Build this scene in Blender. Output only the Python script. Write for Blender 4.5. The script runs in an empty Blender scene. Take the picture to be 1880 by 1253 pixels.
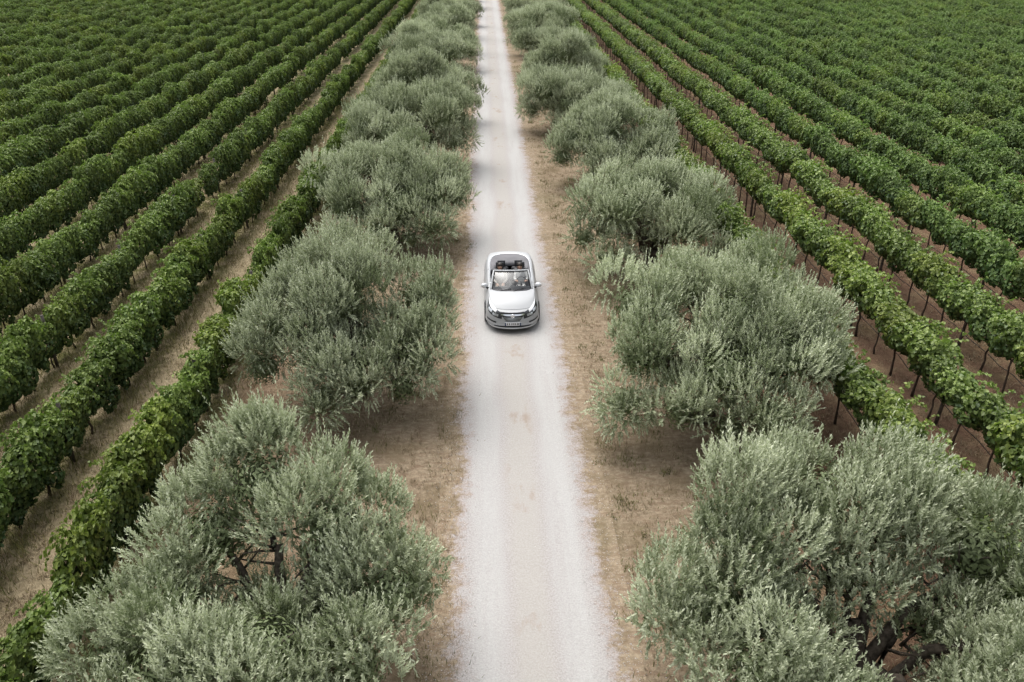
import bpy, bmesh, math, random
import numpy as np
from mathutils import Vector, Matrix
R = math.radians
rnd = random.Random(7)
scene = bpy.context.scene
COL = scene.collection

# ------------------------------------------------------------------ camera
CAM = Vector((-1.0, 0.0, 11.9))
FPX = 1431.0                      # focal length in pixels of the 1880 px wide photograph
PITCH = math.atan(785.0 / FPX)
YAW = math.atan(54.0 * math.cos(PITCH) / FPX)
cam_data = bpy.data.cameras.new('camera')
cam_data.sensor_width = 36.0
cam_data.lens = FPX / 1880.0 * 36.0
cam_data.clip_end = 6000.0
cam = bpy.data.objects.new('camera', cam_data)
COL.objects.link(cam)
cam.location = CAM
cam.rotation_euler = (math.pi / 2 - PITCH, 0.0, -YAW)
scene.camera = cam

# ------------------------------------------------------------------ sky and sun (thin overcast)
SUN_EL, SUN_AZ = R(64), R(-28)    # azimuth clockwise from +Y
world = bpy.data.worlds.new('World')
scene.world = world
world.use_nodes = True
wn = world.node_tree
wn.nodes.clear()
sky = wn.nodes.new('ShaderNodeTexSky')
sky.sky_type = 'NISHITA'
sky.sun_disc = False
sky.sun_elevation = SUN_EL
sky.sun_rotation = SUN_AZ
sky.air_density = 1.0
sky.dust_density = 5.0
sky.ozone_density = 1.0
hsv = wn.nodes.new('ShaderNodeHueSaturation')
hsv.inputs['Saturation'].default_value = 0.25      # cloud veil: nearly grey light
bg = wn.nodes.new('ShaderNodeBackground')
bg.inputs['Strength'].default_value = 0.15
wo = wn.nodes.new('ShaderNodeOutputWorld')
wn.links.new(sky.outputs[0], hsv.inputs['Color'])
wn.links.new(hsv.outputs[0], bg.inputs['Color'])
wn.links.new(bg.outputs[0], wo.inputs['Surface'])

sd = bpy.data.lights.new('sun', 'SUN')
sd.energy = 0.7
sd.angle = R(50)
sd.color = (1.0, 0.965, 0.91)
sun = bpy.data.objects.new('sun', sd)
COL.objects.link(sun)
sdir = Vector((math.sin(SUN_AZ) * math.cos(SUN_EL), math.cos(SUN_AZ) * math.cos(SUN_EL), math.sin(SUN_EL)))
sun.rotation_euler = sdir.to_track_quat('Z', 'Y').to_euler()
sun.location = (0, 20, 40)

vs = scene.view_settings
vs.view_transform = 'Standard'
vs.look = 'None'
vs.exposure = 0.93
vs.gamma = 1.0
vs.use_curve_mapping = False
scene.cycles.max_bounces = 6
scene.cycles.diffuse_bounces = 3
scene.cycles.transparent_max_bounces = 8
scene.cycles.use_denoising = True


# ------------------------------------------------------------------ helpers
def tag(o, label=None, cat=None, group=None, kind=None):
    if label: o['label'] = label
    if cat: o['category'] = cat
    if group: o['group'] = group
    if kind: o['kind'] = kind
    return o


def empty(name, loc=(0, 0, 0), rz=0.0):
    o = bpy.data.objects.new(name, None)
    o.empty_display_size = 0.2
    COL.objects.link(o)
    o.location = loc
    o.rotation_euler = (0, 0, rz)
    return o


def link(name, me, mat=None, parent=None):
    o = bpy.data.objects.new(name, me)
    COL.objects.link(o)
    if mat is not None and not me.materials:
        me.materials.append(mat)
    if parent is not None:
        o.parent = parent
    return o


def np_mesh(name, verts, faces, mat=None, tint=None, smooth=False):
    """verts n x 3, faces m x k of one size k."""
    verts = np.asarray(verts, dtype=np.float32)
    faces = np.asarray(faces, dtype=np.int32)
    k = faces.shape[1]
    me = bpy.data.meshes.new(name)
    me.vertices.add(len(verts))
    me.vertices.foreach_set('co', verts.ravel())
    me.loops.add(faces.size)
    me.loops.foreach_set('vertex_index', faces.ravel())
    me.polygons.add(len(faces))
    me.polygons.foreach_set('loop_start', np.arange(0, faces.size, k, dtype=np.int32))
    me.polygons.foreach_set('loop_total', np.full(len(faces), k, dtype=np.int32))
    if smooth:
        me.polygons.foreach_set('use_smooth', np.ones(len(faces), dtype=bool))
    if tint is not None:
        a = me.color_attributes.new('tint', 'FLOAT_COLOR', 'POINT')
        c = np.ones((len(verts), 4), dtype=np.float32)
        c[:, :3] = tint
        a.data.foreach_set('color', c.ravel())
    me.update(calc_edges=True)
    if mat is not None:
        me.materials.append(mat)
    return me


def py_mesh(name, verts, faces, mat=None, smooth=False):
    me = bpy.data.meshes.new(name)
    me.from_pydata([tuple(v) for v in verts], [], faces)
    if smooth:
        for p in me.polygons: p.use_smooth = True
    me.update()
    if mat is not None:
        me.materials.append(mat)
    return me


def unit(a):
    return a / np.maximum(np.linalg.norm(a, axis=-1, keepdims=True), 1e-9)


class MB:
    """Collects shapes for one mesh."""
    def __init__(self):
        self.v, self.f = [], []

    def add(self, v, f):
        o = len(self.v)
        self.v += [tuple(p) for p in v]
        self.f += [[i + o for i in q] for q in f]
        return self

    def grid(self, rows, close_u=False):
        n, m = len(rows), len(rows[0])
        v = [p for r in rows for p in r]
        f = []
        for i in range(n - 1):
            for j in range(m if close_u else m - 1):
                a, b = i * m + j, i * m + (j + 1) % m
                f.append([a, b, b + m, a + m])
        return self.add(v, f)

    def tube(self, pts, radii, n=8, cap=True):
        pts = [Vector(p) for p in pts]
        if not hasattr(radii, '__len__'): radii = [radii] * len(pts)
        rows = []
        ref = Vector((0.13, 0.31, 1.0))
        for i, p in enumerate(pts):
            d = (pts[min(i + 1, len(pts) - 1)] - pts[max(i - 1, 0)]).normalized()
            if abs(d.dot(ref.normalized())) > 0.97: ref = Vector((1, 0.2, 0.1))
            a = d.cross(ref).normalized()
            b = d.cross(a).normalized()
            rows.append([p + (a * math.cos(t) + b * math.sin(t)) * radii[i] for t in (2 * math.pi * k / n for k in range(n))])
        self.grid(rows, True)
        if cap:
            o = len(self.v)
            self.f.append([o - n + k for k in range(n)])
            self.f.append([o - n * len(pts) + n - 1 - k for k in range(n)])
        return self

    def box(self, c, s, rot=None):
        c = Vector(c)
        v = []
        for x in (-1, 1):
            for y in (-1, 1):
                for z in (-1, 1):
                    p = Vector((x * s[0] / 2, y * s[1] / 2, z * s[2] / 2))
                    if rot is not None: p = rot @ p
                    v.append(c + p)
        return self.add(v, [[0, 1, 3, 2], [4, 6, 7, 5], [0, 4, 5, 1], [2, 3, 7, 6], [0, 2, 6, 4], [1, 5, 7, 3]])

    def ellipsoid(self, c, r, n=12, m=8, rot=None):
        c = Vector(c)
        rows = []
        for i in range(m + 1):
            th = math.pi * i / m
            row = []
            for k in range(n):
                ph = 2 * math.pi * k / n
                p = Vector((r[0] * math.sin(th) * math.cos(ph), r[1] * math.sin(th) * math.sin(ph), r[2] * math.cos(th)))
                if rot is not None: p = rot @ p
                row.append(c + p)
            rows.append(row)
        return self.grid(rows, True)

    def build(self, name, mat, parent=None, smooth=True, bevel=0.0, sub=0):
        me = bpy.data.meshes.new(name)
        me.from_pydata(self.v, [], self.f)
        bm = bmesh.new()
        bm.from_mesh(me)
        bmesh.ops.remove_doubles(bm, verts=bm.verts, dist=1e-5)
        bmesh.ops.recalc_face_normals(bm, faces=bm.faces)
        bm.to_mesh(me)
        bm.free()
        if smooth:
            for p in me.polygons: p.use_smooth = True
        o = link(name, me, mat, parent)
        if bevel:
            b = o.modifiers.new('bevel', 'BEVEL'); b.width = bevel; b.segments = 2; b.limit_method = 'ANGLE'
        if sub:
            s = o.modifiers.new('sub', 'SUBSURF'); s.levels = sub; s.render_levels = sub
        return o


# ------------------------------------------------------------------ materials
def new_mat(name):
    m = bpy.data.materials.new(name)
    m.use_nodes = True
    nt = m.node_tree
    nt.nodes.clear()
    out = nt.nodes.new('ShaderNodeOutputMaterial')
    return m, nt, out


class NT:
    """Small node-graph writer."""
    def __init__(self, nt):
        self.nt = nt

    def n(self, kind, **kw):
        x = self.nt.nodes.new(kind)
        for k, v in kw.items(): setattr(x, k, v)
        return x

    def put(self, sock, v):
        if isinstance(v, bpy.types.NodeSocket): self.nt.links.new(v, sock)
        elif isinstance(v, (tuple, list)) and len(v) == 3 and sock.type == 'RGBA': sock.default_value = (*v, 1)
        else: sock.default_value = v

    def math(self, op, a, b=0.0, c=0.0, clamp=False):
        x = self.n('ShaderNodeMath', operation=op, use_clamp=clamp)
        for s, v in zip(x.inputs, (a, b, c)): self.put(s, v)
        return x.outputs[0]

    def mix(self, f, a, b, blend='MIX'):
        x = self.n('ShaderNodeMix', data_type='RGBA', blend_type=blend)
        self.put(x.inputs[0], f); self.put(x.inputs[6], a); self.put(x.inputs[7], b)
        return x.outputs[2]

    def noise(self, vec, scale, detail=4.0, rough=0.55):
        x = self.n('ShaderNodeTexNoise')
        self.put(x.inputs['Vector'], vec)
        x.inputs['Scale'].default_value = scale
        x.inputs['Detail'].default_value = detail
        x.inputs['Roughness'].default_value = rough
        return x.outputs['Fac']

    def ramp(self, f, lo, hi):
        x = self.n('ShaderNodeMapRange', clamp=True, interpolation_type='SMOOTHSTEP')
        self.put(x.inputs[0], f)
        x.inputs[1].default_value = lo
        x.inputs[2].default_value = hi
        return x.outputs[0]

    def scale(self, vec, s):
        x = self.n('ShaderNodeMapping')
        self.put(x.inputs[0], vec)
        x.inputs['Scale'].default_value = s
        return x.outputs[0]


def simple(name, col, rough=0.6, metal=0.0, spec=0.4, coat=0.0, vary=0.0, vscale=8.0):
    m, nt, out = new_mat(name)
    g = NT(nt)
    p = g.n('ShaderNodeBsdfPrincipled')
    if vary:
        tc = g.n('ShaderNodeTexCoord')
        f = g.ramp(g.noise(tc.outputs['Object'], vscale), 0.3, 0.7)
        g.put(p.inputs['Base Color'], g.mix(f, tuple(c * (1 - vary) for c in col), tuple(min(1, c * (1 + vary)) for c in col)))
    else:
        p.inputs['Base Color'].default_value = (*col, 1)
    p.inputs['Roughness'].default_value = rough
    p.inputs['Metallic'].default_value = metal
    p.inputs['Specular IOR Level'].default_value = spec
    p.inputs['Coat Weight'].default_value = coat
    p.inputs['Coat Roughness'].default_value = 0.06
    nt.links.new(p.outputs[0], out.inputs[0])
    return m


def leaf_mat(name, mul=(1, 1, 1), rough=0.5, spec=0.35, trans=0.2, obj_vary=0.22, tcol=(0.25, 0.4, 0.08)):
    m, nt, out = new_mat(name)
    g = NT(nt)
    at = g.n('ShaderNodeAttribute', attribute_name='tint')
    oi = g.n('ShaderNodeObjectInfo')
    v = g.math('MULTIPLY_ADD', oi.outputs['Random'], 2 * obj_vary, 1 - obj_vary)
    c = g.mix(1.0, at.outputs['Color'], (*mul, 1)[:3], 'MULTIPLY')
    vv = g.n('ShaderNodeCombineColor')
    for i in range(3): g.put(vv.inputs[i], v)
    c = g.mix(1.0, c, vv.outputs[0], 'MULTIPLY')
    if obj_vary > 0.1:      # some plants turn yellow
        r2 = g.math('FRACT', g.math('MULTIPLY', oi.outputs['Random'], 37.3))
        c = g.mix(g.math('MULTIPLY', g.ramp(r2, 0.55, 1.0), 0.5), c, g.mix(1.0, c, (1.3, 1.1, 0.8), 'MULTIPLY'))
    p = g.n('ShaderNodeBsdfPrincipled')
    g.put(p.inputs['Base Color'], c)
    p.inputs['Roughness'].default_value = rough
    p.inputs['Specular IOR Level'].default_value = spec
    tr = g.n('ShaderNodeBsdfTranslucent')
    g.put(tr.inputs['Color'], g.mix(0.5, c, g.mix(1.0, c, tuple(4 * x for x in tcol), 'MULTIPLY')))
    ms = g.n('ShaderNodeMixShader')
    ms.inputs[0].default_value = trans
    nt.links.new(p.outputs[0], ms.inputs[1])
    nt.links.new(tr.outputs[0], ms.inputs[2])
    nt.links.new(ms.outputs[0], out.inputs[0])
    return m


def soil_colour(g, pos):
    """Colours of the ground by place: dry straw verges and alleys, red-brown tilled soil under the right-hand vines."""
    sx = g.n('ShaderNodeSeparateXYZ'); g.put(sx.inputs[0], pos)
    x = sx.outputs[0]
    big = g.noise(pos, 0.22, 3)
    mid = g.noise(pos, 1.3, 5, 0.6)
    fine = g.noise(pos, 7.0, 8, 0.8)
    hay = g.noise(g.scale(pos, (1.0, 3.2, 1.0)), 3.0, 6, 0.7)
    straw = g.mix(g.ramp(fine, 0.3, 0.72), (0.185, 0.142, 0.094), (0.37, 0.30, 0.21))
    straw = g.mix(g.ramp(hay, 0.42, 0.66), straw, (0.20, 0.142, 0.095))
    straw = g.mix(g.math('MULTIPLY', g.ramp(g.noise(pos, 0.7, 6, 0.7), 0.48, 0.62), 0.7), straw, (0.155, 0.118, 0.070))
    red = g.mix(g.ramp(fine, 0.3, 0.72), (0.10, 0.058, 0.038), (0.19, 0.118, 0.076))
    red = g.mix(g.ramp(mid, 0.46, 0.66), red, (0.20, 0.142, 0.085))
    green = g.mix(g.ramp(fine, 0.3, 0.7), (0.06, 0.065, 0.022), (0.14, 0.13, 0.05))
    xn = g.math('ADD', x, g.math('MULTIPLY', g.math('SUBTRACT', mid, 0.5), 2.2))
    c = g.mix(g.ramp(xn, 3.6, 6.4), straw, red)
    dl = g.math('MULTIPLY', g.ramp(xn, -3.6, -5.6), g.ramp(g.math('ABSOLUTE', g.math('ADD', xn, 6.4)), 2.6, 1.2))
    c = g.mix(g.math('MULTIPLY', dl, 0.5), c, red)
    c = g.mix(g.math('MULTIPLY', g.ramp(xn, -8.2, -9.6), 0.65), c, g.mix(g.ramp(fine, 0.3, 0.7), (0.22, 0.18, 0.105), (0.42, 0.35, 0.22)))
    # grassy foot strips below the rows of the left-hand field
    ph = g.math('ABSOLUTE', g.math('SUBTRACT', g.math('FRACT', g.math('DIVIDE', g.math('ADD', xn, 8.75 + 260 + 1.3), 2.6)), 0.5))
    gl = g.math('MULTIPLY', g.ramp(ph, 0.30, 0.12), g.ramp(xn, -7.2, -8.4))
    c = g.mix(g.math('MULTIPLY', gl, g.ramp(mid, 0.35, 0.6)), c, green)
    c = g.mix(g.math('MULTIPLY', g.ramp(big, 0.52, 0.75), 0.35), c, green)
    return c, fine, mid


def ground_material():
    m, nt, out = new_mat('dry_ground')
    g = NT(nt)
    tc = g.n('ShaderNodeTexCoord')
    c, fine, mid = soil_colour(g, tc.outputs['Object'])
    p = g.n('ShaderNodeBsdfPrincipled')
    g.put(p.inputs['Base Color'], c)
    p.inputs['Roughness'].default_value = 0.95
    p.inputs['Specular IOR Level'].default_value = 0.1
    b = g.n('ShaderNodeBump')
    b.inputs['Strength'].default_value = 0.9
    b.inputs['Distance'].default_value = 0.06
    g.put(b.inputs['Height'], g.math('MULTIPLY_ADD', mid, 0.8, fine))
    nt.links.new(b.outputs[0], p.inputs['Normal'])
    nt.links.new(p.outputs[0], out.inputs[0])
    return m


def road_material():
    m, nt, out = new_mat('white_gravel')
    g = NT(nt)
    tc = g.n('ShaderNodeTexCoord')
    pos = tc.outputs['Object']
    soil, sfine, smid = soil_colour(g, pos)
    sx = g.n('ShaderNodeSeparateXYZ'); g.put(sx.inputs[0], pos)
    x = sx.outputs[0]
    wob = g.noise(g.scale(pos, (0.3, 0.25, 1)), 1.0, 3)
    xw = g.math('ADD', x, g.math('MULTIPLY', g.math('SUBTRACT', wob, 0.5), 0.5))
    fine = g.noise(pos, 28.0, 6, 0.75)
    mid = g.noise(pos, 3.0, 5, 0.65)
    long_ = g.noise(g.scale(pos, (2.2, 0.18, 1)), 1.6, 5, 0.6)
    stone = g.mix(g.ramp(fine, 0.3, 0.7), (0.27, 0.25, 0.238), (0.43, 0.408, 0.395))
    centre = g.mix(g.ramp(fine, 0.3, 0.7), (0.32, 0.302, 0.28), (0.40, 0.38, 0.355))
    track = g.mix(g.ramp(fine, 0.3, 0.7), (0.36, 0.352, 0.34), (0.42, 0.412, 0.40))
    c = g.mix(g.ramp(g.math('ABSOLUTE', xw), 0.55, 0.15), stone, centre)
    dt = g.math('ABSOLUTE', g.math('SUBTRACT', g.math('ABSOLUTE', xw), 0.84))
    tf = g.math('MULTIPLY', g.ramp(dt, 0.5, 0.12), g.math('MULTIPLY_ADD', g.ramp(long_, 0.25, 0.6), 0.55, 0.45))
    c = g.mix(tf, c, track)
    # bare worn spots along the middle
    sp = g.math('MULTIPLY', g.ramp(g.noise(g.scale(pos, (1.0, 0.5, 1)), 0.9, 5, 0.7), 0.55, 0.68), g.ramp(g.math('ABSOLUTE', xw), 0.45, 0.1))
    c = g.mix(g.math('MULTIPLY', sp, 0.75), c, (0.27, 0.20, 0.15))
    # ragged edge: gravel thins out into soil
    wander = g.noise(g.scale(pos, (0.4, 0.5, 1)), 0.9, 4, 0.6)
    e = g.math('ADD', g.math('ABSOLUTE', x), g.math('MULTIPLY', g.math('SUBTRACT', mid, 0.5), 1.0))
    e = g.math('ADD', e, g.math('MULTIPLY', g.math('SUBTRACT', wander, 0.5), 0.7))
    e = g.math('ADD', e, g.math('MULTIPLY', g.math('SUBTRACT', g.noise(pos, 11.0, 6, 0.8), 0.5), 1.0))
    c = g.mix(g.ramp(e, 1.22, 1.46), c, g.mix(g.ramp(fine, 0.35, 0.65), (0.24, 0.195, 0.17), (0.40, 0.36, 0.335)))
    c = g.mix(g.ramp(e, 1.42, 1.66), c, soil)
    p = g.n('ShaderNodeBsdfPrincipled')
    g.put(p.inputs['Base Color'], c)
    p.inputs['Roughness'].default_value = 0.9
    p.inputs['Specular IOR Level'].default_value = 0.15
    b = g.n('ShaderNodeBump')
    b.inputs['Strength'].default_value = 0.5
    b.inputs['Distance'].default_value = 0.03
    g.put(b.inputs['Height'], g.math('MULTIPLY_ADD', mid, 0.6, fine))
    nt.links.new(b.outputs[0], p.inputs['Normal'])
    nt.links.new(p.outputs[0], out.inputs[0])
    return m


M = {}
M['ground'] = ground_material()
M['road'] = road_material()
M['olive'] = leaf_mat('olive_leaf', rough=0.55, spec=0.3, trans=0.18, obj_vary=0.08, tcol=(0.25, 0.3, 0.16))
M['vine_l'] = leaf_mat('vine_leaf_dark', (1.32, 1.42, 1.15), 0.5, 0.3, 0.25)
M['vine_r'] = leaf_mat('vine_leaf_bright', (1.6, 1.68, 1.45), 0.45, 0.4, 0.28)
M['vine_f'] = leaf_mat('vine_leaf_blue_green', (1.4, 1.58, 1.5), 0.5, 0.3, 0.25)
M['bark'] = simple('olive_bark', (0.085, 0.07, 0.055), 0.9, vary=0.45, vscale=14, spec=0.15)
M['vine_bark'] = simple('vine_bark', (0.055, 0.04, 0.03), 0.9, vary=0.4, vscale=20, spec=0.15)
M['post'] = simple('post_wood', (0.085, 0.075, 0.065), 0.85, vary=0.35, vscale=10, spec=0.2)
M['hose'] = simple('black_hose', (0.012, 0.012, 0.012), 0.5)
M['blade'] = leaf_mat('dry_grass_blade', rough=0.8, spec=0.1, trans=0.2, obj_vary=0.0, tcol=(0.25, 0.25, 0.2))
M['stone'] = leaf_mat('gravel_stone', rough=0.9, spec=0.15, trans=0.0, obj_vary=0.0)
M['paint'] = simple('silver_paint', (0.385, 0.395, 0.403), 0.48, 0.1, 0.35, coat=0.1)
M['silver'] = simple('bright_silver', (0.60, 0.61, 0.62), 0.35, 0.2, 0.5, coat=0.2)
M['chrome'] = simple('chrome', (0.86, 0.87, 0.88), 0.16, 1.0)
M['black'] = simple('black_plastic', (0.012, 0.012, 0.013), 0.5)
M['cowl'] = simple('dark_grey_trim', (0.05, 0.05, 0.055), 0.5)
M['tonneau'] = simple('grey_roof_cover', (0.15, 0.147, 0.155), 0.75, vary=0.12, vscale=3)
M['interior'] = simple('black_interior', (0.018, 0.018, 0.02), 0.7)
M['leather'] = simple('black_leather', (0.03, 0.03, 0.033), 0.45, vary=0.3, vscale=6)
M['tyre'] = simple('tyre_rubber', (0.02, 0.02, 0.02), 0.8)
M['rim'] = simple('alloy', (0.55, 0.56, 0.57), 0.3, 0.9)
M['lens'] = simple('lamp_reflector', (0.62, 0.64, 0.66), 0.2, 0.6, coat=1.0)
M['drl'] = simple('white_lamp_strip', (0.85, 0.86, 0.87), 0.15, 0.1, coat=1.0)
M['lampdark'] = simple('lamp_housing', (0.06, 0.062, 0.066), 0.2, 0.3, coat=1.0)
M['red'] = simple('red_lens', (0.35, 0.01, 0.01), 0.15, coat=1.0)
M['plate'] = simple('plate_white', (0.75, 0.76, 0.77), 0.4)
M['blue'] = simple('plate_blue', (0.06, 0.08, 0.14), 0.4)
M['skin'] = simple('skin', (0.46, 0.28, 0.20), 0.5, vary=0.1)
M['hair'] = simple('dark_hair', (0.022, 0.016, 0.012), 0.45, vary=0.4, vscale=30)
M['shirt_w'] = simple('white_shirt', (0.55, 0.54, 0.52), 0.85, vary=0.08)
M['shirt_b'] = simple('beige_top', (0.42, 0.385, 0.32), 0.85, vary=0.1)


def glass_mat():
    m, nt, out = new_mat('windscreen_glass')
    g = NT(nt)
    t = g.n('ShaderNodeBsdfTransparent'); t.inputs[0].default_value = (0.80, 0.83, 0.83, 1)
    gl = g.n('ShaderNodeBsdfGlossy'); gl.inputs['Roughness'].default_value = 0.02
    gl.inputs['Color'].default_value = (0.95, 0.96, 0.97, 1)
    fr = g.n('ShaderNodeFresnel'); fr.inputs[0].default_value = 1.6
    ms = g.n('ShaderNodeMixShader')
    nt.links.new(fr.outputs[0], ms.inputs[0])
    nt.links.new(t.outputs[0], ms.inputs[1])
    nt.links.new(gl.outputs[0], ms.inputs[2])
    nt.links.new(ms.outputs[0], out.inputs[0])
    return m


M['glass'] = glass_mat()


# ------------------------------------------------------------------ ground and road
def make_ground():
    # fine cells near the road for gentle unevenness, one sheet out to the horizon
    xs = np.concatenate([[-3000, -1200, -500, -220, -120], np.arange(-80, 80.1, 2.5), [120, 220, 500, 1200, 3000]])
    ys = np.concatenate([[-1500, -400, -120, -40], np.arange(-10, 200.1, 2.5), [260, 400, 800, 1600, 3000, 5000]])
    X, Y = np.meshgrid(xs, ys)
    Z = np.zeros_like(X)
    v = np.stack([X, Y, Z], -1).reshape(-1, 3)
    w = len(xs)
    i, j = np.meshgrid(np.arange(len(ys) - 1), np.arange(w - 1), indexing='ij')
    a = (i * w + j).ravel()
    f = np.stack([a, a + 1, a + w + 1, a + w], -1)
    o = link('ground', np_mesh('ground', v, f, M['ground'], smooth=True))
    tag(o, 'dry straw coloured ground with red brown soil between the vine rows', None, kind='structure')


ROAD_X = -0.26


def make_road():
    xs = np.array([-1.95, -1.7, -1.45, -1.2, -1.02, -0.84, -0.66, -0.4, -0.2, 0, 0.2, 0.4, 0.66, 0.84, 1.02, 1.2, 1.45, 1.7, 1.95])
    ys = np.concatenate([np.arange(-40, 200, 0.5), np.arange(200, 1500, 10)])
    X, Y = np.meshgrid(xs, ys)
    prof = 0.006 + 0.035 * np.clip((1.75 - np.abs(xs)) / 0.45, 0, 1) - 0.022 * np.exp(-((np.abs(xs) - 0.84) / 0.22) ** 2)
    Z = np.repeat(prof[None, :], len(ys), 0) + 0.004 * np.sin(Y * 1.7 + X * 2) * (np.abs(X) < 1.4)
    Z = np.maximum(Z, 0.005)
    v = np.stack([X, Y, Z], -1).reshape(-1, 3)
    w = len(xs)
    i, j = np.meshgrid(np.arange(len(ys) - 1), np.arange(w - 1), indexing='ij')
    a = (i * w + j).ravel()
    f = np.stack([a, a + 1, a + w + 1, a + w], -1)
    o = link('road', np_mesh('road', v, f, M['road'], smooth=True))
    o.location.x = ROAD_X
    tag(o, 'straight white gravel track with two pale wheel ruts', None, kind='structure')


make_ground()
make_road()


def make_gravel():
    r = np.random.default_rng(3)
    n = 20000
    y = 6 + 66 * r.random(n) ** 1.7
    side = np.where(r.random(n) < 0.5, -1, 1)
    x = side * np.clip(1.58 + 0.26 * r.standard_normal(n), 1.1, 2.6)
    k = r.random(n) < 0.25
    x[k] = r.uniform(-1.4, 1.4, k.sum())
    s = r.uniform(0.004, 0.013, n) * np.where(k, 0.6, 1)
    base = np.array([[1, 0, 0], [0, 1, 0], [-1, 0, 0], [0, -1, 0], [0, 0, .42], [0, 0, -.42]])
    V = base[None] * s[:, None, None] * (1 + 0.35 * r.standard_normal((n, 6, 1)).clip(-1, 1))
    a = r.uniform(0, 6.28, n)
    ca, sa = np.cos(a)[:, None], np.sin(a)[:, None]
    V = np.stack([V[..., 0] * ca - V[..., 1] * sa, V[..., 0] * sa + V[..., 1] * ca, V[..., 2]], -1)
    zb = 0.006 + 0.035 * np.clip((1.75 - np.abs(x)) / 0.45, 0, 1)
    V += np.stack([x + ROAD_X, y, zb + s * 0.3], -1)[:, None]
    f = np.array([[0, 1, 4], [1, 2, 4], [2, 3, 4], [3, 0, 4], [1, 0, 5], [2, 1, 5], [3, 2, 5], [0, 3, 5]])
    F = (np.arange(n)[:, None, None] * 6 + f[None]).reshape(-1, 3)
    b = r.uniform(0.42, 0.68, n)
    c = np.stack([b, b * 0.94, b * 0.90], -1)
    dk = r.random(n) < 0.10
    c[dk] *= 0.8
    o = link('gravel', np_mesh('gravel', V.reshape(-1, 3), F, M['stone'], np.repeat(c, 6, 0)))
    tag(o, 'loose pale gravel stones scattered along the road edges', None, kind='stuff')


# ------------------------------------------------------------------ leaves
def leaf_quads(P, D, N, L, W, fold=0.25):
    """Folded narrow leaves: one quad each."""
    D = unit(D)
    S = unit(np.cross(D, N))
    U = np.cross(S, D)
    m = P + D * (L * 0.45)[:, None]
    lift = U * (W * fold)[:, None]
    v = np.stack([P, m + S * (W / 2)[:, None] + lift, P + D * L[:, None], m - S * (W / 2)[:, None] + lift], 1)
    f = np.arange(len(P) * 4).reshape(-1, 4)
    return v.reshape(-1, 3), f


def vine_leaves(P, D, N, L, W, fold=0.22):
    """Broad lobed leaves: two quads that share the midrib."""
    D = unit(D)
    S = unit(np.cross(D, N))
    U = np.cross(S, D)
    w = (W / 2)[:, None]
    up = U * (W * fold)[:, None]
    l = L[:, None]
    v = np.stack([P, P - D * l * 0.12 + S * w * 0.8 + up * 0.8, P + D * l * 0.5 + S * w * 1.0 + up, P + D * l - up * 0.5,
                  P + D * l * 0.5 - S * w * 1.0 + up, P - D * l * 0.12 - S * w * 0.8 + up * 0.8], 1)
    b = (np.arange(len(P)) * 6)[:, None]
    f = np.concatenate([b + np.array([[0, 1, 2, 3]]), b + np.array([[0, 3, 4, 5]])], 0)
    return v.reshape(-1, 3), f


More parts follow.
